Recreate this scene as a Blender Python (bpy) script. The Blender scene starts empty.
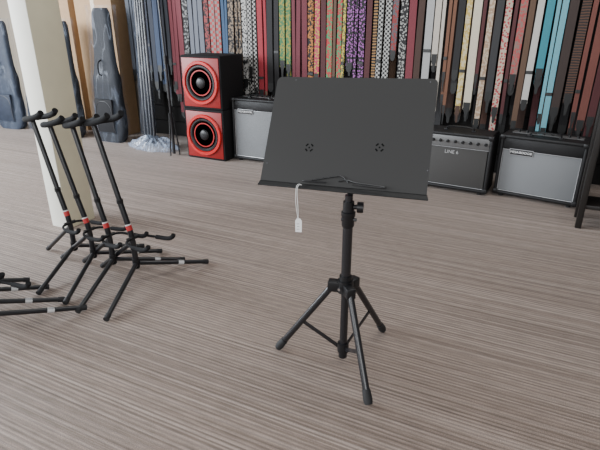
import bpy, bmesh, math, random
from mathutils import Vector, Matrix
random.seed(11)
C = bpy.context.scene.collection
# ------------------------------------------------------------ materials
def mat(name, col, rough=0.5, metal=0.0, bump=0.0, bscale=200, var=0.0, spec=0.5, coat=0.0):
    m = bpy.data.materials.new(name); m.use_nodes = True
    nt = m.node_tree; b = nt.nodes['Principled BSDF']
    b.inputs['Roughness'].default_value = rough
    b.inputs['Metallic'].default_value = metal
    b.inputs['Specular IOR Level'].default_value = spec
    b.inputs['Coat Weight'].default_value = coat
    tc = nt.nodes.new('ShaderNodeTexCoord')
    n = nt.nodes.new('ShaderNodeTexNoise'); n.inputs['Scale'].default_value = bscale
    nt.links.new(tc.outputs['Object'], n.inputs['Vector'])
    mx = nt.nodes.new('ShaderNodeMix'); mx.data_type = 'RGBA'
    mx.inputs[6].default_value = tuple(c*(1-var) for c in col)+(1,)
    mx.inputs[7].default_value = tuple(min(1, c*(1+var)) for c in col)+(1,)
    nt.links.new(n.outputs['Fac'], mx.inputs[0])
    nt.links.new(mx.outputs[2], b.inputs['Base Color'])
    if bump > 0:
        bp = nt.nodes.new('ShaderNodeBump'); bp.inputs['Strength'].default_value = bump
        bp.inputs['Distance'].default_value = 0.002
        nt.links.new(n.outputs['Fac'], bp.inputs['Height'])
        nt.links.new(bp.outputs['Normal'], b.inputs['Normal'])
    return m

def pattern(name, kind, a, b_, sc=60, c_=None):
    m = bpy.data.materials.new(name); m.use_nodes = True
    nt = m.node_tree; b = nt.nodes['Principled BSDF']
    b.inputs['Roughness'].default_value = 0.75
    tc = nt.nodes.new('ShaderNodeTexCoord'); o = tc.outputs['Object']
    ramp = nt.nodes.new('ShaderNodeValToRGB'); ramp.color_ramp.interpolation = 'CONSTANT'
    e = ramp.color_ramp.elements
    e[0].color = tuple(a)+(1,); e[1].color = tuple(b_)+(1,); e[1].position = 0.5
    if kind == 'check':
        t = nt.nodes.new('ShaderNodeTexChecker'); t.inputs['Scale'].default_value = sc
        nt.links.new(o, t.inputs['Vector']); src = t.outputs['Fac']
    elif kind == 'stripe':
        t = nt.nodes.new('ShaderNodeTexWave'); t.bands_direction = 'X'; t.inputs['Scale'].default_value = sc
        nt.links.new(o, t.inputs['Vector']); src = t.outputs['Fac']
    elif kind == 'band':
        t = nt.nodes.new('ShaderNodeTexWave'); t.bands_direction = 'Z'; t.inputs['Scale'].default_value = sc
        t.inputs['Distortion'].default_value = 2
        nt.links.new(o, t.inputs['Vector']); src = t.outputs['Fac']
    elif kind == 'floral':
        t = nt.nodes.new('ShaderNodeTexVoronoi'); t.inputs['Scale'].default_value = sc
        nt.links.new(o, t.inputs['Vector']); src = t.outputs['Distance']
        e[1].position = 0.42
    else:
        t = nt.nodes.new('ShaderNodeTexNoise'); t.inputs['Scale'].default_value = sc
        nt.links.new(o, t.inputs['Vector']); src = t.outputs['Fac']
    nt.links.new(src, ramp.inputs['Fac'])
    nt.links.new(ramp.outputs['Color'], b.inputs['Base Color'])
    return m

# ------------------------------------------------------------ mesh helpers
def link(o, parent=None):
    C.objects.link(o)
    if parent: o.parent = parent
    return o
def empty(name, loc, rz=0, label=None, category=None, group=None):
    o = bpy.data.objects.new(name, None); o.empty_display_size = 0.05
    o.location = loc; o.rotation_euler = (0, 0, rz)
    link(o); tag(o, label, category, group); return o
def tag(o, label=None, category=None, group=None):
    if label: o['label'] = label
    if category: o['category'] = category
    if group: o['group'] = group
def finish(name, bm, m, parent=None, smooth=False, label=None):
    me = bpy.data.meshes.new(name); bmesh.ops.recalc_face_normals(bm, faces=bm.faces)
    bm.to_mesh(me); bm.free()
    for x in (m if isinstance(m, (list, tuple)) else [m]): me.materials.append(x)
    if smooth:
        for p in me.polygons: p.use_smooth = True
        try: me.set_sharp_from_angle(angle=math.radians(40))
        except Exception: pass
    o = bpy.data.objects.new(name, me); link(o, parent)
    if label: o['label'] = label
    return o
def chaikin(pts, n=2):
    pts = [Vector(p) for p in pts]
    for _ in range(n):
        q = [pts[0]]
        for a, b in zip(pts, pts[1:]):
            q += [a.lerp(b, .25), a.lerp(b, .75)]
        q.append(pts[-1]); pts = q
    return pts
def sweep(bm, pts, r, seg=12, mi=0, flat=None):
    pts = [Vector(p) for p in pts]; rings = []
    rs = r if isinstance(r, (list, tuple)) else [r]*len(pts)
    t0 = (pts[1]-pts[0]).normalized()
    up = Vector((0, 0, 1)) if abs(t0.z) < .9 else Vector((1, 0, 0))
    nrm = t0.cross(up).normalized()
    for i, p in enumerate(pts):
        if i == 0: t = t0
        elif i == len(pts)-1: t = (pts[i]-pts[i-1]).normalized()
        else: t = ((pts[i+1]-p).normalized()+(p-pts[i-1]).normalized()).normalized()
        nrm = (nrm - t*nrm.dot(t)).normalized(); bn = t.cross(nrm)
        k = flat or 1
        rings.append([bm.verts.new(p+(nrm*math.cos(a)+bn*math.sin(a)*k)*rs[i]) for a in [2*math.pi*j/seg for j in range(seg)]])
    for a, b in zip(rings, rings[1:]):
        for j in range(seg):
            f = bm.faces.new((a[j], a[(j+1) % seg], b[(j+1) % seg], b[j])); f.material_index = mi
    f = bm.faces.new(rings[0]); f.material_index = mi
    f = bm.faces.new(rings[-1]); f.material_index = mi
def tube(name, pts, r, m, parent, seg=14, label=None):
    bm = bmesh.new(); sweep(bm, pts, r, seg); return finish(name, bm, m, parent, True, label)
def addbox(bm, c, size, bev=0, rot=None, mi=0, seg=2):
    b2 = bmesh.new(); bmesh.ops.create_cube(b2, size=1)
    bmesh.ops.scale(b2, vec=size, verts=b2.verts)
    if bev: bmesh.ops.bevel(b2, geom=list(b2.edges), offset=bev, segments=seg, affect='EDGES', profile=.5)
    M = Matrix.Translation(c) @ (rot.to_4x4() if rot else Matrix())
    vm = {}
    for v in b2.verts: vm[v] = bm.verts.new(M @ v.co)
    for f in b2.faces:
        nf = bm.faces.new([vm[v] for v in f.verts]); nf.material_index = mi
    b2.free()
def box(name, c, size, m, parent=None, bev=0, rot=None, label=None):
    bm = bmesh.new(); addbox(bm, Vector(c), size, bev, rot); return finish(name, bm, m, parent, bev > 0, label)
def lathe(name, prof, m, parent, axis='Z', loc=(0, 0, 0), seg=40, label=None, smooth=True):
    bm = bmesh.new(); rings = []
    for r, h in prof:
        ring = []
        for j in range(seg):
            a = 2*math.pi*j/seg
            x, y = r*math.cos(a), r*math.sin(a)
            p = Vector((x, y, h)) if axis == 'Z' else Vector((x, -h, y))
            ring.append(bm.verts.new(p+Vector(loc)))
        rings.append(ring)
    for a, b in zip(rings, rings[1:]):
        for j in range(seg): bm.faces.new((a[j], a[(j+1) % seg], b[(j+1) % seg], b[j]))
    for k in (0, -1):
        if prof[k][0] > 1e-4: bm.faces.new(rings[k])
    bmesh.ops.remove_doubles(bm, verts=bm.verts, dist=1e-5)
    return finish(name, bm, m, parent, smooth, label)
def text(name, s, size, m, parent, loc, rot=(math.pi/2, 0, 0), ext=.0008):
    cu = bpy.data.curves.new('t', 'FONT'); cu.body = s; cu.size = size; cu.extrude = ext
    cu.align_x = 'CENTER'; cu.align_y = 'CENTER'
    t = bpy.data.objects.new('t', cu); C.objects.link(t)
    bpy.context.view_layer.update()
    dg = bpy.context.evaluated_depsgraph_get()
    me = bpy.data.meshes.new_from_object(t.evaluated_get(dg)); me.name = name
    bpy.data.objects.remove(t)
    me.materials.clear(); me.materials.append(m)
    o = bpy.data.objects.new(name, me); link(o, parent); o.location = loc; o.rotation_euler = rot
    return o
def copy_thing(root, loc=None, rz=None):
    def rec(o, par):
        n = o.copy(); C.objects.link(n)
        if par: n.parent = par; n.matrix_parent_inverse = o.matrix_parent_inverse.copy()
        for c in list(o.children): rec(c, n)
        return n
    n = rec(root, None)
    if loc is not None: n.location = loc
    if rz is not None: n.rotation_euler = (0, 0, rz)
    return n

# ------------------------------------------------------------ camera
TH = math.radians(22.4)
cam = bpy.data.cameras.new('camera'); cam.sensor_width = 36; cam.lens = 500/600*36
co = bpy.data.objects.new('camera', cam); C.objects.link(co)
co.location = (0, 0, 1.2); co.rotation_euler = (math.pi/2-TH, 0, 0)
bpy.context.scene.camera = co

WA = math.radians(25.9)
EW = Vector((math.cos(WA), -math.sin(WA), 0)); NB = Vector((math.sin(WA), math.cos(WA), 0))
def W(s, n, z=0): return EW*s+NB*n+Vector((0, 0, z))

# ------------------------------------------------------------ carpet
cm = bpy.data.materials.new('carpet_striped'); cm.use_nodes = True
nt = cm.node_tree; L = nt.links; N = nt.nodes.new; bs = nt.nodes['Principled BSDF']
bs.inputs['Roughness'].default_value = .62; bs.inputs['Specular IOR Level'].default_value = .36
bs.inputs['Sheen Weight'].default_value = .15
tc = N('ShaderNodeTexCoord')
def noise(sx, sy, detail=2, rough=.5, scale=1, off=0):
    mp = N('ShaderNodeMapping'); mp.inputs['Scale'].default_value = (sx, sy, 1); mp.inputs['Location'].default_value = (off, off*1.7, 0)
    L.new(tc.outputs['Object'], mp.inputs['Vector'])
    n = N('ShaderNodeTexNoise'); n.inputs['Scale'].default_value = scale; n.inputs['Detail'].default_value = detail
    n.inputs['Roughness'].default_value = rough
    L.new(mp.outputs[0], n.inputs['Vector']); return n.outputs['Fac']
def ramp(src, stops, interp='LINEAR'):
    r = N('ShaderNodeValToRGB'); r.color_ramp.interpolation = interp
    e = r.color_ramp.elements
    e[0].position, e[0].color = stops[0][0], stops[0][1]+(1,)
    e[1].position, e[1].color = stops[-1][0], stops[-1][1]+(1,)
    for p, c in stops[1:-1]:
        x = e.new(p); x.color = c+(1,)
    L.new(src, r.inputs['Fac']); return r.outputs['Color']
wv = N('ShaderNodeTexWave'); wv.bands_direction = 'Y'; wv.inputs['Scale'].default_value = 19.0
wv.inputs['Distortion'].default_value = .0
L.new(tc.outputs['Object'], wv.inputs['Vector'])
ribs = ramp(wv.outputs['Fac'], [(.1, (.68, .66, .64)), (.75, (1.08, 1.08, 1.08))])
s1 = noise(.42, 90, 2, .5)
base = ramp(s1, [(.32, (.165, .118, .092)), (.44, (.236, .176, .142)), (.55, (.288, .222, .184)), (.68, (.37, .298, .255))])
def mul(a, b, f):
    m_ = N('ShaderNodeMix'); m_.data_type = 'RGBA'; m_.blend_type = 'MULTIPLY'; m_.inputs[0].default_value = f
    L.new(a, m_.inputs[6]); L.new(b, m_.inputs[7]); return m_.outputs[2]
c_ = mul(base, ribs, .9)
c_ = mul(c_, ramp(noise(12, 85, 1, .5, 1, 5), [(.35, (.80, .79, .78)), (.62, (1.1, 1.1, 1.1))]), .75)
c_ = mul(c_, ramp(noise(.3, 4.5, 1, .4, 1, 9), [(.35, (.88, .87, .86)), (.62, (1.06, 1.06, 1.06))]), .8)
g = noise(300, 380, 2, .7, 1, 3)
c_ = mul(c_, ramp(g, [(.3, (.50, .50, .50)), (.7, (1.45, 1.45, 1.45))]), .9)
L.new(c_, bs.inputs['Base Color'])
bp = N('ShaderNodeBump'); bp.inputs['Strength'].default_value = .7; bp.inputs['Distance'].default_value = .004
L.new(g, bp.inputs['Height']); L.new(bp.outputs[0], bs.inputs['Normal'])

def struct(o): o['kind'] = 'structure'; return o
fl = struct(box('floor', (0, 0, 0), (18, 12, .1), cm))
fl.location = W(-1, 0, -.05)+NB*(-1.5); fl.rotation_euler = (0, 0, -WA)
wm = mat('painted_wall_tan', (.26, .22, .17), .8, var=.1, bscale=3)
WN = 4.40
w = struct(box('wall_back', (0, 0, 0), (18, .12, 3), wm)); w.location = W(-1, WN+.06, 1.5); w.rotation_euler = (0, 0, -WA)
w = struct(box('wall_left', (0, 0, 0), (.12, 7, 3), wm)); w.location = W(-8, 1, 1.5); w.rotation_euler = (0, 0, -WA)
dk = mat('dark_slatwall', (.008, .007, .007), .7, var=.3, bscale=8, spec=.2)
bm = bmesh.new()
for i in range(16): addbox(bm, Vector((0, 0, .08+i*.16)), (5.4, .03, .15), .004)
addbox(bm, Vector((0, .01, 1.3)), (5.4, .012, 2.6))
w = struct(finish('trim_1', bm, dk)); w.location = W(-1.3, WN-.018, 0); w.rotation_euler = (0, 0, -WA)

pm = mat('pillar_lit_front', (.74, .73, .65), .6, var=.08, bscale=6)  # cream pillar coloured whiter here, daylight from the left windows painted in
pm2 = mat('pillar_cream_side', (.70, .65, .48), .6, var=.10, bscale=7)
bm = bmesh.new(); addbox(bm, Vector((0, 0, 1.4)), (.14, .21, 2.8), .004)
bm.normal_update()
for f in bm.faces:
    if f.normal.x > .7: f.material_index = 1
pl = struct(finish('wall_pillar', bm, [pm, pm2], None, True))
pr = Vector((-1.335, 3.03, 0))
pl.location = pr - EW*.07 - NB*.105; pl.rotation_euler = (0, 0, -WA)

# ------------------------------------------------------------ music stand
blk = mat('black_powder_coat', (.011, .011, .013), .26, bump=.10, bscale=500, var=.1, spec=.6)
blkp = mat('black_plastic', (.008, .008, .009), .40, spec=.4)
rub = mat('black_rubber', (.012, .012, .013), .7)
deskm = mat('desk_charcoal_sheet_steel', (.036, .035, .034), .30, bump=.06, bscale=700, var=.06, spec=.6)
edge = mat('rim_highlight_steel', (.28, .28, .29), .35, .8)  # pale colour paints in the light that the desk rim catches
chrome = mat('chrome', (.6, .6, .62), .2, 1)
white = mat('white_paper', (.88, .88, .87), .7)
MC = Vector((.162, 1.565, 0))
ms = empty('music_stand', MC, 0, 'black metal sheet music stand with solid desk and folding tripod base', 'music stand')
def lm(x, y, z): return Vector((x, y, z))-MC
BL, BR = lm(-.146, 1.660, .670), lm(.394, 1.451, .685)
TL, TR = lm(-.088, 1.903, 1.003), lm(.4515, 1.694, 1.018)
ex = (BR-BL).normalized()
off = Vector((.004, .022, .008))
FL, FR = BL+off+ex*.004, BR+off-ex*.004
uh = (TL-FL).normalized(); uh = (uh-ex*uh.dot(ex)).normalized()
nz = ex.cross(uh).normalized()
if nz.y > 0: nz = -nz
Wd = (FR-FL).length; Hd = ((TL-FL).dot(uh)+(TR-FR).dot(uh))/2
R = Matrix((ex, nz, uh)).transposed()
def dl(x, y, z): return FL + R @ Vector((x, y, z))
bm = bmesh.new(); r = .018
shear = ((TL-FL).dot(ex))
pts = [(0, 0), (Wd, 0)]
for k in range(7):
    a = k/6*math.pi/2; pts.append((Wd+shear*.6-r+r*math.cos(a), Hd-r+r*math.sin(a)))
for k in range(7):
    a = math.pi/2+k/6*math.pi/2; pts.append((shear*.6+r+r*math.cos(a), Hd-r+r*math.sin(a)))
th = .0018
fr = [bm.verts.new(dl(x, th, z)) for x, z in pts]; bk = [bm.verts.new(dl(x, -th, z)) for x, z in pts]
bm.faces.new(fr); bm.faces.new(bk[::-1])
n_ = len(pts)
for i in range(n_):
    f = bm.faces.new((fr[i], bk[i], bk[(i+1) % n_], fr[(i+1) % n_])); f.material_index = 1 if i >= 1 else 0
for a, b in [((0.001, 0), (shear*.6+.001, Hd-r)), ((Wd-.001, 0), (Wd+shear*.6-.001, Hd-r)), ((shear*.6+r, Hd-.001), (Wd+shear*.6-r, Hd-.001))]:
    A, B = dl(a[0], -.001, a[1]), dl(b[0], -.001, b[1]); A2, B2 = dl(a[0], -.012, a[1]), dl(b[0], -.012, b[1])
    bm.faces.new([bm.verts.new(p) for p in (A, B, B2, A2)])
def slots(cx, cz):
    for a in (0, 90, 180, 270):
        ar = math.radians(a+45); c = Vector((cx+.013*math.cos(ar), 0, cz+.013*math.sin(ar)))
        d = Vector((-math.sin(ar), 0, math.cos(ar)))*.0055; p = Vector((math.cos(ar), 0, math.sin(ar)))*.0026
        vs = [bm.verts.new(dl(*(q+Vector((0, th+.0004, 0))))) for q in (c-d-p, c+d-p, c+d+p, c-d+p)]
        f = bm.faces.new(vs); f.material_index = 2
    vs = [bm.verts.new(dl(cx+.0032*math.cos(k), th+.0004, cz+.0032*math.sin(k))) for k in [j*math.pi/4 for j in range(8)]]
    bm.faces.new(vs).material_index = 2
slots(Wd*.275, Hd*.33); slots(Wd*.70, Hd*.37)
for cx, cz in ((.012, Hd*.16), (Wd-.006, Hd*.5), (Wd-.008, Hd*.2), (Wd*.1, Hd-.012), (Wd*.93, Hd-.012)):
    vs = [bm.verts.new(dl(cx+.0022*math.cos(k), th+.0005, cz+.0022*math.sin(k))) for k in [j*math.pi/4 for j in range(8)]]
    bm.faces.new(vs).material_index = 3
hole = mat('slot_shadow_black', (.005, .005, .005), .9, spec=.1)
desk = finish('desk', bm, [deskm, edge, hole, chrome], ms)
bm = bmesh.new()
q = [FL-ex*.002, FR+ex*.002, BR, BL]
a = [bm.verts.new(p) for p in q]; b = [bm.verts.new(p-Vector((0, 0, .003))) for p in q]
bm.faces.new(a); bm.faces.new(b[::-1])
for i in range(4): bm.faces.new((a[i], b[i], b[(i+1) % 4], a[(i+1) % 4]))
sweep(bm, [BL, BR], .0030, 8)
finish('ledge', bm, mat('ledge_black', (.012, .012, .012), .6, spec=.25), desk)
m0 = (FL+FR)/2+ex*.012+nz*.006+uh*.012
def wire(pts): tube('page_retainer', chaikin(pts, 2), .0026, blkp, desk, 8)
wire([m0+ex*.02+uh*.004, m0-ex*.005+uh*.026, m0-ex*.03+uh*.022, m0-ex*.130-uh*.004, m0-ex*.138+nz*.014-uh*.008, m0-ex*.05+nz*.018-uh*.008])
wire([m0-ex*.015+uh*.006, m0+ex*.01+uh*.014, m0+ex*.05+nz*.008+uh*.002, m0+ex*.140-uh*.002+nz*.010, m0+ex*.152+nz*.020-uh*.010, m0+ex*.04+nz*.020-uh*.008])
box('desk_bracket', dl(Wd*.575, -.013, .075), (.07, .018, .11), blk, ms, .003, R)
tube('tilt_arm', [Vector((0, .002, .652)), dl(Wd*.575, -.024, .02), dl(Wd*.575, -.024, .10)], .010, blk, ms)
tube('upper_tube', [(0, 0, .56), (0, 0, .662)], .0132, blk, ms)
lathe('clamp_collar', [(.0, .548), (.018, .548), (.0215, .555), (.0215, .585), (.024, .59), (.024, .603), (.014, .607), (.0, .607)], blkp, ms)
bm = bmesh.new(); sweep(bm, [(.010, -.004, .622), (.030, -.008, .622)], .008, 10)
sweep(bm, [(.028, -.008, .622), (.048, -.012, .622)], .0185, 10)
sweep(bm, [(0, 0, .605), (0, 0, .640)], .019, 14)
finish('height_knob', bm, blkp, ms, True)
tube('clamp_bolt', [(-.024, -.004, .578), (.028, -.012, .578)], .006, blkp, ms, 8)
tube('middle_tube', [(0, 0, .33), (0, 0, .56)], .0172, blk, ms, 20)
tube('lower_tube', [(0, 0, .03), (0, 0, .33)], .0142, blk, ms, 18)
bm = bmesh.new()
sweep(bm, [(0, 0, .298), (0, 0, .345)], .028, 20)
sweep(bm, [(0, 0, .345), (0, 0, .362)], .0225, 20)
feet = [Vector((-.0745, 1.626, 0))-MC, Vector((.226, 1.328, 0))-MC, Vector((.335, 1.740, 0))-MC]
for f in feet:
    d = f.normalized(); rot = Matrix.Rotation(math.atan2(d.y, d.x), 3, 'Z')
    addbox(bm, d*.040+Vector((0, 0, .318)), (.046, .034, .040), .005, rot)
finish('tripod_hub', bm, blkp, ms, True)
tube('hub_bolt', [(-.024, -.022, .322), (-.026, -.032, .322)], .005, chrome, ms, 8)
bm = bmesh.new(); sweep(bm, [(0, 0, .042), (0, 0, .078)], .0215, 16); sweep(bm, [(0, 0, .016), (0, 0, .042)], .0160, 16)
finish('lower_collar', bm, blkp, ms, True)
for f in feet:
    d = f.normalized()
    top = d*.045+Vector((0, 0, .318)); bot = f*1.04+Vector((0, 0, .013))
    lg = tube('leg', [top, bot], .0122, blk, ms, 14)
    dirv = (bot-top).normalized()
    bm = bmesh.new(); sweep(bm, [bot-dirv*.045, bot-dirv*.01, bot+dirv*.004], [.0142, .0162, .0135], 14)
    finish('foot_cap', bm, rub, lg, True)
    p1, p2 = d*.018+Vector((0, 0, .06)), top.lerp(bot, .55)
    br = (p2-p1); sd = Vector((-d.y, d.x, 0)); nn_ = br.normalized().cross(sd)
    Rb = Matrix((br.normalized(), sd, nn_)).transposed()
    box('brace', (p1+p2)/2, (br.length+.012, .004, .015), blk, ms, .001, Rb)

# price tag
tg = empty('price_tag', MC+BL+ex*.146+Vector((0, -.010, -.09)), 0, 'small white paper price tag hanging on white string', 'price tag')
z0 = .095
bm = bmesh.new()
sweep(bm, chaikin([(.004, .0, -.022), (.003, -.002, .03), (-.001, -.003, .075), (.002, .002, z0+.004), (.010, .010, z0+.006), (.014, .012, z0+.003)], 3), .0011, 6)
sweep(bm, chaikin([(.003, .0, -.022), (-.003, -.003, .02), (-.006, -.004, .06), (-.003, .000, z0+.004), (.006, .008, z0+.010), (.016, .012, z0+.004)], 3), .0009, 6)
finish('string', bm, white, tg, True)
bm = bmesh.new()
o = [(-.011, -.068), (.011, -.068), (.0115, -.026), (.006, -.017), (-.006, -.017), (-.0115, -.026)]
rt = Matrix.Rotation(math.radians(-8), 3, 'Z')
f1 = [bm.verts.new(rt @ Vector((x+.005, -.0014, z))) for x, z in o]; f2 = [bm.verts.new(rt @ Vector((x+.005, -.0008, z))) for x, z in o]
bm.faces.new(f1); bm.faces.new(f2[::-1])
for i in range(6): bm.faces.new((f1[i], f2[i], f2[(i+1) % 6], f1[(i+1) % 6]))
for k in range(3):
    addbox(bm, rt @ Vector((.005, -.0017, -.037-k*.010)), (.014-.003*(k % 2), .0003, .0018), mi=1)
finish('tag', bm, [white, mat('grey_ink', (.32, .32, .34), .7)], tg)

# ------------------------------------------------------------ guitar stands
foam = mat('black_foam', (.011, .011, .012), .9, bump=.3, bscale=300, spec=.2)
gst = mat('black_gloss_tube', (.009, .009, .011), .28, spec=.55)
redm = mat('red_sticker', (.42, .02, .02), .5)
wlab = mat('white_label', (.6, .6, .6), .5)
GR = math.atan2(-.525, .851)
def guitar_stand(loc):
    g = empty('guitar_stand', loc, GR, 'black tubular guitar stand with foam neck yoke and small red sticker', 'guitar stand', 'row of guitar stands')
    tube('lower_post', [(0, 0, .07), (0, 0, .2), (-.010, 0, .26), (-.055, 0, .40)], .0134, gst, g)
    tube('upper_post', [(-.053, 0, .395), (-.158, 0, .745)], .0122, gst, g)
    lathe('height_collar', [(0, 0), (.0154, 0), (.0154, .018), (0, .018)], blkp, g, loc=(-.053, 0, .388), seg=16)
    tube('pivot_joint', [(0, -.030, .225), (0, .030, .225)], .009, blkp, g, 10)
    tube('leg_joint', [(0, 0, .075), (0, 0, .12)], .017, blkp, g)
    def leg(pts):
        l = tube('leg', pts, .0110, gst, g)
        d = (Vector(pts[-1])-Vector(pts[-2])).normalized(); e = Vector(pts[-1])
        bm = bmesh.new(); sweep(bm, [e-d*.025, e+d*.003], .0124, 12); finish('foot_cap', bm, rub, l, True)
    leg([(0.01, .012, .095), (.16, .313, .013)])
    leg([(0.01, -.012, .095), (.16, -.313, .013)])
    leg([(-.01, 0, .20), (-.26, 0, .013)])
    for sy in (1, -1):
        a = tube('cradle_arm', chaikin([(0, 0, .225), (.01, .05*sy, .225), (.06, .07*sy, .222), (.16, .075*sy, .230), (.188, .075*sy, .248)], 2), .0060, foam, g)
        bm = bmesh.new(); sweep(bm, chaikin([(.08, .072*sy, .223), (.16, .075*sy, .230), (.186, .075*sy, .248), (.190, .075*sy, .258)], 2), .0102, 12)
        finish('foam_sleeve', bm, foam, a, True)
    y = tube('neck_yoke', chaikin([(-.025, -.038, .780), (-.09, -.045, .757), (-.156, -.040, .747), (-.156, .040, .747), (-.09, .045, .757), (-.025, .038, .780)], 2), .0068, gst, g)
    for sy in (1, -1):
        bm = bmesh.new(); sweep(bm, chaikin([(-.006, .036*sy, .794), (-.03, .040*sy, .776), (-.09, .045*sy, .758), (-.152, .042*sy, .748), (-.158, .020*sy, .747)], 2), .0140, 12)
        finish('foam_sleeve', bm, foam, y, True)
    bm = bmesh.new()
    dv = Vector((-.045, 0, .14)).normalized()
    p0 = Vector((-.0105, 0, .262))
    sweep(bm, [p0, p0+dv*.024], .0140, 14, 0); sweep(bm, [p0+dv*.024, p0+dv*.030], .0140, 14, 1)
    finish('sticker', bm, [redm, wlab], g, True, 'small red and white sticker')
    bm = bmesh.new(); d = Vector((.16-.01, .313-.012, .012-.095)); p = Vector((.01, .012, .095))
    sweep(bm, [p+d*.55, p+d*.63], .0116, 12); finish('white_label', bm, wlab, g, True)
    return g
P0 = Vector((-.80, 2.185, 0))
g0 = guitar_stand(P0); g0.scale = (1.03, 1.03, 1.03)
for x_, y_, r_, k_ in ((-.130, .050, -.05, 1), (-.255, .122, .06, .99), (-.39, .21, -.02, 1)):
    n = copy_thing(g0, P0+Vector((x_, y_, 0)), GR+r_); n.scale = (k_, k_, k_)
for p in ((-1.25, 1.73, .02), (-1.39, 1.82, -.05), (-1.50, 1.91, .04), (-1.64, 2.0, -.03)):
    n = copy_thing(g0, Vector((p[0], p[1], 0)), GR+p[2]); n['group'] = 'second row of guitar stands'; n.scale = (1, 1, 1)

# ------------------------------------------------------------ speakers
tolex = mat('black_tolex', (.008, .008, .009), .5, bump=.5, bscale=900, var=.2, spec=.4)
carp = mat('black_speaker_carpet', (.007, .007, .008), .9, bump=.5, bscale=500, var=.3, spec=.3)
redp = mat('red_lacquer', (.48, .012, .012), .35)
redq = mat('red_front_panel', (.24, .006, .006), .45)
redc = mat('red_inner_ring', (.34, .008, .008), .4)
conem = mat('dark_cone', (.008, .006, .006), .6, spec=.3)
def speaker(loc):
    w_, d_, h_ = .42, .36, .455
    g = empty('speaker_cabinet', loc, -WA, 'black speaker cabinet with red front and red ringed woofer', 'speaker', 'stack of red and black speakers')
    box('cabinet', (0, 0, h_/2), (w_, d_, h_), carp, g, .012)
    fy = d_/2
    box('front_panel', (0, -fy-.001, h_/2), (w_-.034, .010, h_-.040), redq, g, .004)
    c = (0, 0, h_/2)
    wf = lathe('woofer_frame', [(.184, fy+.002), (.187, fy+.016), (.181, fy+.026), (.160, fy+.026), (.153, fy+.014), (.151, fy+.004)], redp, g, 'Y', c, 48)
    lathe('surround', [(.154, fy+.007), (.147, fy+.018), (.134, fy+.018), (.124, fy+.009)], blkp, wf, 'Y', c, 48)
    lathe('cone', [(.126, fy+.009), (.09, fy+.0075), (.06, fy+.007), (.0, fy+.007)], conem, wf, 'Y', c, 48)
    lathe('inner_ring', [(.110, fy+.008), (.110, fy+.012), (.100, fy+.012), (.100, fy+.008)], redc, wf, 'Y', c, 40)
    lathe('dust_cap', [(.050, fy+.007), (.046, fy+.014), (.033, fy+.020), (.012, fy+.023), (0, fy+.023)], blkp, wf, 'Y', c, 32)
    return g
sl = Vector((-.757, 4.655, 0))-EW*.03
sp = speaker(sl); copy_thing(sp, sl+Vector((0, 0, .456)))

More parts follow.
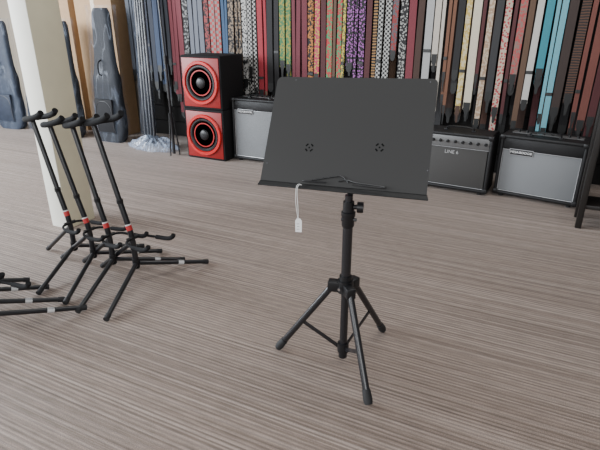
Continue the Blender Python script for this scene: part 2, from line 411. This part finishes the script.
# ------------------------------------------------------------ amplifiers
greyg = mat('silver_grey_grille_cloth', (.185, .192, .20), .8, bump=.8, bscale=300, var=.5)
darkg = mat('charcoal_grille_cloth', (.050, .048, .046), .8, bump=.8, bscale=300, var=.5)
pip = mat('silver_piping', (.42, .42, .43), .35, .4)
panel = mat('brushed_control_panel', (.14, .14, .14), .4, .3)
wtxt = mat('white_lettering', (.85, .85, .85), .5)
gtxt = mat('grey_lettering', (.42, .42, .42), .5)
def amp(loc, rz, w_, d_, h_, kind, label, writing):
    g = empty('guitar_amplifier', loc, rz, label, 'amplifier')
    fy = -d_/2; ft = .02
    cab = bmesh.new()
    t = .022
    addbox(cab, Vector((0, 0, h_-t/2)), (w_, d_, t), .008, seg=3)
    addbox(cab, Vector((0, 0, ft+t/2)), (w_, d_, t), .008, seg=3)
    for sx in (1, -1): addbox(cab, Vector((sx*(w_/2-t/2), 0, (h_+ft)/2)), (t, d_, h_-ft), .008, seg=3)
    addbox(cab, Vector((0, .01, (h_+ft)/2)), (w_-t, d_-.04, h_-ft-t))
    finish('cabinet', cab, tolex, g, True)
    top = h_-t; bot = ft+t; iw = w_-2*t
    if kind == 'tube':
        ph = .075
        box('header_board', (0, fy+.018, top-ph/2), (iw, .02, ph), tolex, g, .003)
        gz0, gz1 = bot+.006, top-ph-.004
        box('grille', (0, fy+.02, (gz0+gz1)/2), (iw-.012, .02, gz1-gz0-.006), greyg, g, .004)
        bm = bmesh.new(); e = .004
        sweep(bm, [(-iw/2+e, fy+.008, gz0), (iw/2-e, fy+.008, gz0), (iw/2-e, fy+.008, gz1), (-iw/2+e, fy+.008, gz1), (-iw/2+e, fy+.008, gz0+.001)], .0030, 8)
        finish('piping', bm, pip, g, True)
        lx, lz = -iw*.25, gz1-.012
        lp = box('logo_plate', (lx, fy+.004, lz), (.15, .006, .036), blkp, g, .003)
        text('logo', writing, .0225, wtxt, lp, (lx, fy, lz))
        bm = bmesh.new(); addbox(bm, Vector((lx, fy+.006, lz)), (.157, .004, .043), .002); finish('logo_bezel', bm, pip, lp)
        cp = box('control_panel', (0, .02, h_+.0015), (iw*.9, .07, .003), panel, g)
        kx = [(-.5+i/7)*iw*.75 for i in range(8)]
        for x in kx: lathe('knob', [(.0, .003), (.010, .003), (.009, .018), (0, .018)], blkp, cp, 'Z', (x, .02, h_), 14)
    else:
        ph = .080
        cp = box('control_panel', (0, fy+.014, top-ph/2), (iw, .02, ph), panel, g, .003)
        for i in range(9):
            x = (-.45+i*.9/8)*iw
            lathe('knob', [(.012, 0), (.012, .004), (.009, .006), (.0085, .018), (0, .018)], blkp, cp, 'Y', (x, fy+.004, top-ph/2), 14)
        gz0, gz1 = bot+.006, top-ph-.004
        box('grille', (0, fy+.02, (gz0+gz1)/2), (iw-.012, .02, gz1-gz0-.006), darkg, g, .004)
        for z in (gz0, gz1): tube('piping', [(-iw/2, fy+.008, z), (iw/2, fy+.008, z)], .0022, pip, g, 8)
        text('logo', writing, .036, gtxt, g, (-.02, fy+.008, gz1-.036))
    hd = [(-.1, 0, h_), (-.095, 0, h_+.028), (.095, 0, h_+.028), (.1, 0, h_)]
    yy = -.06 if kind == 'tube' else 0
    bm = bmesh.new(); sweep(bm, [Vector(p)+Vector((0, yy, 0)) for p in chaikin(hd, 2)], .011, 10, flat=.5)
    for sx in (1, -1): addbox(bm, Vector((sx*.1, yy, h_+.003)), (.03, .03, .008), .002)
    finish('handle', bm, blkp, g, True)
    for sx in (1, -1):
        for sz in (0, 1):
            z = h_-.016 if sz else ft+.016
            box('corner_protector', (sx*(w_/2-.014), fy+.014, z), (.036, .036, .036), blkp, g, .008)
        for sy in (1, -1):
            lathe('foot', [(0, 0), (.016, 0), (.019, ft+.002), (0, ft+.002)], rub, g, 'Z', (sx*(w_/2-.05), sy*(d_/2-.04), 0), 16)
    return g
amp((1.717, 3.444, 0), -math.radians(35), .55, .26, .45, 'tube', 'black combo guitar amplifier with silver grey grille and top controls', 'MESA/BOOGIE')
amp((1.184, 3.681, 0), -math.radians(30), .52, .24, .44, 'solid', 'black combo guitar amplifier with charcoal grille and front knob row', 'LINE 6')
amp(Vector((-.28, 4.475, 0))-EW*.045, -WA, .50, .27, .56, 'tube', 'tall black guitar amplifier with grey grille beside the red speakers', 'MESA/BOOGIE')

# ------------------------------------------------------------ strap wall
RZ = 1.66
rail = tube('display_rail', [W(-4.1, 4.16, RZ), W(1.25, 4.16, RZ)], .012, chrome, None, 12)
tag(rail, 'long chrome hanging rail above the guitar straps', 'rail')
rail2 = tube('display_rail', [W(-4.1, 4.27, RZ+.06), W(1.25, 4.27, RZ+.06)], .012, chrome, None, 12)
tag(rail2, 'second chrome hanging rail close to the slatted wall', 'rail')
for i in range(7):
    s = -4.0+i*.86
    tube('rail_bracket', [W(s, 4.16, RZ), W(s, WN-.03, RZ)], .009, chrome, rail, 8)
    tube('rail_bracket', [W(s+.1, 4.27, RZ+.06), W(s+.1, WN-.03, RZ+.06)], .009, chrome, rail2, 8)
K = (.008, .007, .008); WH = (.40, .39, .37)
spec = [
 (20,'solid',(.02,.02,.025),0,0),(138,'solid',(.06,.07,.09),0,0),(148,'solid',(.015,.02,.035),0,0),(158,'solid',(.03,.05,.10),0,0),(168,'solid',(.012,.014,.022),0,0),(178,'solid',(.14,.02,.03),0,0),
 (188,'floral',(.22,.22,.22),K,45),(198,'solid',(.12,.13,.16),0,0),(208,'noise',K,(.25,.04,.04),60),(216,'check',(.35,.04,.04),(.2,.19,.18),40),(225,'solid',(.03,.07,.14),0,0),
 (235,'noise',(.22,.16,.11),K,60),(245,'floral',K,WH,55),(254,'check',K,WH,55),(263,'solid',(.28,.02,.03),0,0),(272,'solid',K,0,0),
 (281,'noise',(.25,.23,.04),(.04,.15,.06),70),(290,'check',K,(.10,.33,.12),60),(299,'solid',(.12,.02,.03),0,0),(307,'noise',(.4,.15,.03),K,70),(315,'floral',(.4,.32,.06),(.4,.04,.08),55),
 (324,'stripe',(.42,.03,.03),K,20),(332,'noise',(.06,.24,.10),(.38,.04,.04),70),(341,'floral',(.5,.04,.04),K,60),(350,'noise',(.5,.4,.06),(.1,.1,.05),70),(358,'floral',(.28,.08,.3),K,60),
 (367,'solid',K,0,0),(375,'band',(.28,.15,.05),K,14),(384,'check',(.36,.36,.34),K,60),(394,'noise',(.08,.08,.09),(.2,.03,.03),60),(402,'floral',(.30,.30,.28),K,60),(410,'solid',(.14,.02,.03),0,0),
 (418,'solid',(.08,.04,.025),0,0),(428,'solid',(.30,.30,.30),0,0),(437,'solid',(.42,.38,.33),0,0),(446,'solid',(.13,.055,.03),0,0),(455,'solid',(.05,.017,.012),0,0),
 (464,'noise',(.42,.30,.08),(.5,.43,.26),60),(474,'solid',(.50,.45,.35),0,0),(484,'noise',(.42,.34,.26),(.30,.20,.13),70),(492,'solid',(.20,.17,.15),0,0),(499,'solid',(.07,.03,.02),0,0),(507,'floral',(.34,.04,.05),(.40,.33,.26),55),
 (515,'noise',(.36,.06,.06),(.2,.13,.11),70),(523,'band',(.16,.05,.03),(.05,.02,.015),16),(531,'noise',(.06,.17,.07),(.20,.22,.12),70),(539,'solid',(.44,.43,.40),0,0),(548,'solid',(.03,.19,.24),0,0),
 (557,'solid',(.12,.32,.38),0,0),(566,'solid',(.03,.018,.015),0,0),(573,'solid',(.26,.055,.03),0,0),(582,'band',(.08,.035,.02),K,18),(590,'solid',(.13,.04,.03),0,0),(597,'solid',K,0,0)]
leath = [mat('black_leather', (.008, .008, .008), .55, bump=.3), mat('brown_leather', (.05, .023, .014), .5, bump=.3), mat('tan_leather', (.12, .07, .04), .5, bump=.3)]
buck = mat('black_slider_plastic', (.02, .02, .02), .4)
mats = {}
descr = {'solid': 'plain', 'noise': 'mottled', 'floral': 'floral print', 'check': 'checkered', 'stripe': 'striped', 'band': 'banded'}
def cname(c):
    r_, g_, b_ = c; mx_, mn = max(c), min(c)
    if mx_ < .03: return 'black'
    if mx_-mn < .12*mx_+.02: return 'white' if mx_ > .38 else 'grey'
    if r_ > g_*1.8: return 'red' if r_ > .2 and g_ < .1 else 'brown'
    if b_ > r_*1.5: return 'blue'
    if g_ > r_ and g_ > b_: return 'green'
    return 'cream' if mx_ > .38 else 'tan'
def uof(p):
    d = p.y*math.cos(TH)+(1.2-p.z)*math.sin(TH); return 300+500*p.x/d
darkc = [('solid', (.009, .008, .009)), ('solid', (.040, .018, .012)), ('solid', (.022, .022, .024)), ('solid', (.06, .012, .014)), ('solid', (.09, .05, .03))]
def strap(s, n, wd, zb, z2, i, dark=None, rz_=RZ, two=True):
    best = min(range(len(spec)), key=lambda k: abs(spec[k][0]-uof(W(s, n, 1.0))+random.uniform(-5, 5)))
    u_, k, a, b2, sc = spec[best]
    if dark is not None: best = 'dark_%d' % dark; k, a = darkc[dark]
    if best not in mats:
        mats[best] = mat('strap_fabric_%s' % str(best), a, .75, var=.15, bscale=150) if k == 'solid' else pattern('strap_print_%s' % str(best), k, a, b2, sc)
    m = mats[best]
    g = empty('guitar_strap', W(s, n, 0), -WA+random.uniform(-.03, .03), '%s %s guitar strap hanging from the rail' % (descr[k], cname(a)), 'guitar strap', 'guitar straps hanging on the wall')
    lt = leath[i % 3] if (a[0] > .2 and i % 2) else leath[0]
    ph = random.uniform(0, 6); tilt = random.uniform(-.007, .007)
    def band(bm, y0, z0, z1, w_, nz_=10):
        va = []
        for j in range(nz_+1):
            z = z0+(z1-z0)*j/nz_; y = y0+.003*math.sin(ph+z*5); x = .0018*math.sin(ph*2+z*4)+tilt*(rz_-z)
            va.append([bm.verts.new((x+sx*w_/2, y+sy*.0015, z)) for sx, sy in ((-1, -1), (1, -1), (1, 1), (-1, 1))])
        for p, q in zip(va, va[1:]):
            for j in range(4): bm.faces.new((p[j], p[(j+1) % 4], q[(j+1) % 4], q[j]))
        bm.faces.new(va[0]); bm.faces.new(va[-1])
    bm = bmesh.new(); band(bm, -.006, zb, rz_, wd)
    if two: band(bm, .006, z2, rz_, wd*.96)
    addbox(bm, Vector((0, 0, rz_+.002)), (wd, .016, .004))
    finish('webbing', bm, m, g)
    def endtab(y0, z):
        bm = bmesh.new(); w_ = wd/2*.92; q_ = random.choice([0, 1, 2])
        o = [[(-w_, .05), (w_, .05), (w_, .0), (w_*.5, -.028), (w_*.42, -.06), (w_*.2, -.072), (-w_*.2, -.072), (-w_*.42, -.06), (-w_*.5, -.028), (-w_, .0)],
             [(-w_, .03), (w_, .03), (w_, -.02), (w_*.75, -.040), (w_*.3, -.050), (-w_*.3, -.050), (-w_*.75, -.040), (-w_, -.02)],
             [(-w_, .06), (w_, .06), (w_*.95, .01), (w_*.5, -.02), (w_*.3, -.09), (-w_*.3, -.09), (-w_*.5, -.02), (-w_*.95, .01)]][q_]
        xo = .0018*math.sin(ph*2+z*4)+tilt*(rz_-z)
        f1 = [bm.verts.new((x+xo, y0-.003, z+q)) for x, q in o]; f2 = [bm.verts.new((x+xo, y0+.003, z+q)) for x, q in o]
        bm.faces.new(f1); bm.faces.new(f2[::-1])
        for j in range(len(o)): bm.faces.new((f1[j], f2[j], f2[(j+1) % len(o)], f1[(j+1) % len(o)]))
        finish('leather_end', bm, lt, g)
    endtab(-.006+.003*math.sin(ph+zb*5), zb)
    if two: endtab(.009, z2)
    if i % 3 == 1 and two:
        bm = bmesh.new(); z = zb+random.uniform(.12, .4); xo = .0018*math.sin(ph*2+z*4)+tilt*(rz_-z)
        addbox(bm, Vector((xo, -.011, z)), (wd*1.02, .006, .024), .002); finish('slider_buckle', bm, buck, g)
s = -3.92; i = 0
while s < .98:
    wd = random.choice([.024, .030, .038, .044, .048, .050, .056])
    t = (s+3.9)/4.9
    zb = random.uniform(.46, .70)-.06*t
    if random.random() < .3: zb += random.uniform(.08, .34)
    z2 = zb+random.uniform(-.20, .12)
    strap(s+wd/2, 4.115, wd, zb, z2, i, random.randrange(5) if random.random() < .16 else None)
    s += wd+random.uniform(.010, .014); i += 1
s = -3.95; i = 0
while s < .98:
    wd = random.choice([.045, .05, .056])
    strap(s+wd/2, 4.235, wd, random.uniform(.30, .55), .5, i, random.choice([0, 0, 0, 1, 2, 3, 4]) if random.random() < .85 else None, RZ+.06, False)
    s += wd+random.uniform(.014, .03); i += 1

# ------------------------------------------------------------ plastic film
def film(name, lo, hi, rough=.22, sc=7, wd=.03):
    p = bpy.data.materials.new(name); p.use_nodes = True; T = p.node_tree
    b = T.nodes['Principled BSDF']; b.inputs['Base Color'].default_value = (.35, .42, .55, 1); b.inputs['Roughness'].default_value = rough
    tc_ = T.nodes.new('ShaderNodeTexCoord'); mp = T.nodes.new('ShaderNodeMapping'); mp.inputs['Scale'].default_value = (1.6, 1, .35)
    mp.inputs['Rotation'].default_value = (0, .25, 0)
    T.links.new(tc_.outputs['Object'], mp.inputs['Vector'])
    nn = T.nodes.new('ShaderNodeTexNoise'); nn.inputs['Scale'].default_value = sc; nn.inputs['Detail'].default_value = 1; nn.inputs['Distortion'].default_value = .4
    T.links.new(mp.outputs[0], nn.inputs['Vector'])
    sub = T.nodes.new('ShaderNodeMath'); sub.operation = 'SUBTRACT'; sub.inputs[1].default_value = .5
    ab = T.nodes.new('ShaderNodeMath'); ab.operation = 'ABSOLUTE'
    T.links.new(nn.outputs['Fac'], sub.inputs[0]); T.links.new(sub.outputs[0], ab.inputs[0])
    rp = T.nodes.new('ShaderNodeValToRGB'); rp.color_ramp.elements[0].position = .0; rp.color_ramp.elements[1].position = wd
    rp.color_ramp.elements[0].color = (hi, hi, hi, 1); rp.color_ramp.elements[1].color = (lo, lo, lo, 1)
    T.links.new(ab.outputs[0], rp.inputs['Fac']); T.links.new(rp.outputs['Color'], b.inputs['Alpha'])
    return p
plastic = film('clear_thin_plastic', .035, .16)
plastic2 = film('clear_bunched_plastic', .30, .75, .2, 20, .06)
# ------------------------------------------------------------ gig bags and boxes
nyl = mat('black_nylon', (.008, .008, .010), .75, bump=.4, bscale=60, var=.3, spec=.3)
nylb = mat('navy_nylon', (.018, .025, .042), .65, bump=.5, bscale=25, var=.4, spec=.3)
zipm = mat('zip_grey', (.06, .06, .065), .4)
def gigbag(loc, rz, h, m, label, kw=1.0):
    g = empty('guitar_gig_bag', loc, rz, label, 'guitar bag')
    prof = [(0, .14), (.03, .18), (.10, .20), (.2, .205), (.3, .195), (.38, .18), (.45, .172), (.53, .172), (.6, .165), (.66, .15), (.72, .135), (.8, .125), (.95, .115), (1.08, .11), (1.16, .10), (1.2, .07)]
    prof = [(z, w_*kw) for z, w_ in prof]
    k = h/1.2
    def shell(name, grow, m_, jit):
        bm = bmesh.new(); rings = []
        for zi, (z, hw) in enumerate(prof):
            th_ = .06 if z < .66 else .045
            if grow: hw = max(hw, .155)+grow; th_ += grow*.7
            yo = z*.06
            ring = []
            for j in range(28):
                a = 2*math.pi*j/28; ca, sa = math.cos(a), math.sin(a); jj = random.uniform(-jit, jit)
                ring.append(bm.verts.new(((hw+jj)*math.copysign(abs(ca)**.6, ca), yo+(th_+jj)*math.copysign(abs(sa)**.6, sa), z*k*(1.02 if grow else 1)+(.001 if grow else 0))))
            rings.append(ring)
        for a, b in zip(rings, rings[1:]):
            for j in range(28): bm.faces.new((a[j], a[(j+1) % 28], b[(j+1) % 28], b[j]))
        if not grow: bm.faces.new(rings[0])
        bm.faces.new(rings[-1])
        return finish(name, bm, m_, g, True)
    shell('bag_body', 0, m, 0)
    box('front_pocket', (0, -.055, .25*k), (.24*kw, .03, .32*k), m, g, .012)
    tube('zipper', chaikin([(-.11*kw, -.072, .12*k), (-.11*kw, -.072, .39*k), (.11*kw, -.072, .39*k), (.11*kw, -.072, .12*k)], 2), .0022, zipm, g, 6)
    tube('handle', chaikin([(0, -.03, .62*k), (.0, -.065, .64*k), (0, -.06, .74*k), (0, -.002, .76*k)], 2), .007, nyl, g, 8)
    shell('plastic_cover', .024, plastic, .005)
gigbag(W(-4.08, 3.86), -WA, 1.30, nyl, 'black guitar gig bag wrapped in shiny clear plastic', 1.0)
gigbag(W(-5.66, 3.86), -WA+.06, 1.18, nylb, 'navy guitar gig bag wrapped in clear plastic', 1.05)
gigbag(W(-5.15, 3.88), -WA, 1.2, nylb, 'navy guitar gig bag wrapped in clear plastic', 1.05)
gigbag(W(-4.66, 3.84), -WA-.04, 1.18, nyl, 'black guitar gig bag wrapped in shiny clear plastic', 1.0)
card = mat('brown_cardboard', (.42, .27, .15), .8, var=.1, bscale=20)
tape = mat('packing_tape_tan', (.5, .38, .22), .3)
for s_, w_, h_ in ((-4.40, .52, 1.7), (-5.0, .5, 1.5)):
    cb = empty('cardboard_box', W(s_, 4.24), -WA, 'tall brown cardboard box behind the gig bags', 'box', 'tall cardboard boxes')
    box('carton', (0, 0, h_/2), (w_, .2, h_), card, cb, .004)
    box('packing_tape', (0, -.1008, h_/2), (.05, .001, h_-.02), tape, cb)

bg = empty('wrapped_stand_bundle', W(-3.50, 3.80), -WA, 'folded black stand wrapped in clear plastic pooling on floor', 'wrapped stand')
for k_ in range(4):
    tube('pole', [(-.07+k_*.04, 0, .02), (-.14+k_*.028, .16, 1.5)], .015, gst, bg, 10)
bm = bmesh.new(); rings = []
NS = 34
for z, r0 in ((.03, .095), (.3, .09), (.6, .085), (.9, .08), (1.2, .075), (1.45, .07)):
    rings.append([bm.verts.new((r0*(1+random.uniform(-.1, .1))*math.cos(2*math.pi*q/16)-.02-.05*z, r0*.6*math.sin(2*math.pi*q/16)+.107*z, z)) for q in range(16)])
for a, b in zip(rings, rings[1:]):
    for q in range(16): bm.faces.new((a[q], a[(q+1) % 16], b[(q+1) % 16], b[q]))
finish('plastic_sleeve', bm, plastic, bg, True)
bm = bmesh.new(); rings = []
for z, r0 in ((.004, .24), (.03, .25), (.06, .21), (.085, .15), (.09, .08)):
    rings.append([bm.verts.new((r0*1.15*(1+.22*math.sin(q*1.7)*random.random())*math.cos(2*math.pi*q/NS)+.05, r0*.5*(1+random.uniform(-.12, .12))*math.sin(2*math.pi*q/NS)-.02, z*(1+random.uniform(-.4, .5)) if z > .01 else z)) for q in range(NS)])
for a, b in zip(rings, rings[1:]):
    for q in range(NS): bm.faces.new((a[q], a[(q+1) % NS], b[(q+1) % NS], b[q]))
bm.faces.new(rings[-1])
finish('bunched_plastic', bm, plastic2, bg, True)
mk = empty('folded_boom_stand', W(-3.10, 3.66), -WA+.4, 'thin black folded boom stand standing beside red speakers', 'microphone stand')
tube('pole', [(0, 0, .02), (0, 0, .85)], .011, gst, mk)
tube('upper_pole', [(0, 0, .85), (-.015, 0, 1.5)], .008, gst, mk)
lathe('clutch', [(0, .83), (.018, .83), (.018, .90), (0, .90)], blkp, mk, seg=16)
for k_ in range(3):
    a = k_*2.094
    tube('leg', [(.018*math.cos(a), .018*math.sin(a), .40), (.05*math.cos(a), .05*math.sin(a), .008)], .007, gst, mk, 8)

# ------------------------------------------------------------ dark display rack
wood = mat('near_black_stained_wood', (.010, .008, .007), .45, var=.4, bscale=15)
rk = empty('display_rack', Vector((1.70, 2.86, 0)), -WA, 'near-black stained wooden display rack with open shelves', 'display rack')
for x in (.02, .88):
    for y in (.02, .22): box('post', (x, y, .5), (.035, .035, 1.0), wood, rk, .004)
for z in (.14, .52, .98): box('shelf', (.45, .12, z), (.86, .21, .025), wood, rk, .003)
for x in (.02, .88): box('side_panel', (x, .12, .33), (.012, .18, .36), wood, rk, .002)

# ------------------------------------------------------------ light
wd_ = bpy.data.worlds.new('world'); bpy.context.scene.world = wd_; wd_.use_nodes = True
bgn = wd_.node_tree.nodes['Background']; bgn.inputs[0].default_value = (.93, .96, 1, 1); bgn.inputs[1].default_value = .30
def area(name, loc, target, size, sy, power, col):
    l = bpy.data.lights.new(name, 'AREA'); l.shape = 'RECTANGLE'; l.size = size; l.size_y = sy; l.energy = power; l.color = col
    o = bpy.data.objects.new(name, l); C.objects.link(o); o.location = loc
    o.rotation_euler = (Vector(target)-Vector(loc)).to_track_quat('-Z', 'Y').to_euler()
area('window_light', (-5.6, 3.3, 1.8), (-1.2, 3.0, .0), 3.2, 2.2, 640, (.88, .94, 1))
area('side_window_light', (-4.6, -.5, 1.9), (0, 2.5, .3), 3.0, 2.0, 190, (.92, .96, 1))
area('front_window_light', (-.5, -3.0, 2.4), (.3, 3.2, .4), 4, 2, 140, (.98, .99, 1))
area('ceiling_lamp', (.8, 2.6, 3.2), (.8, 2.6, 0), 2.5, 1.2, 45, (1, .98, .95))
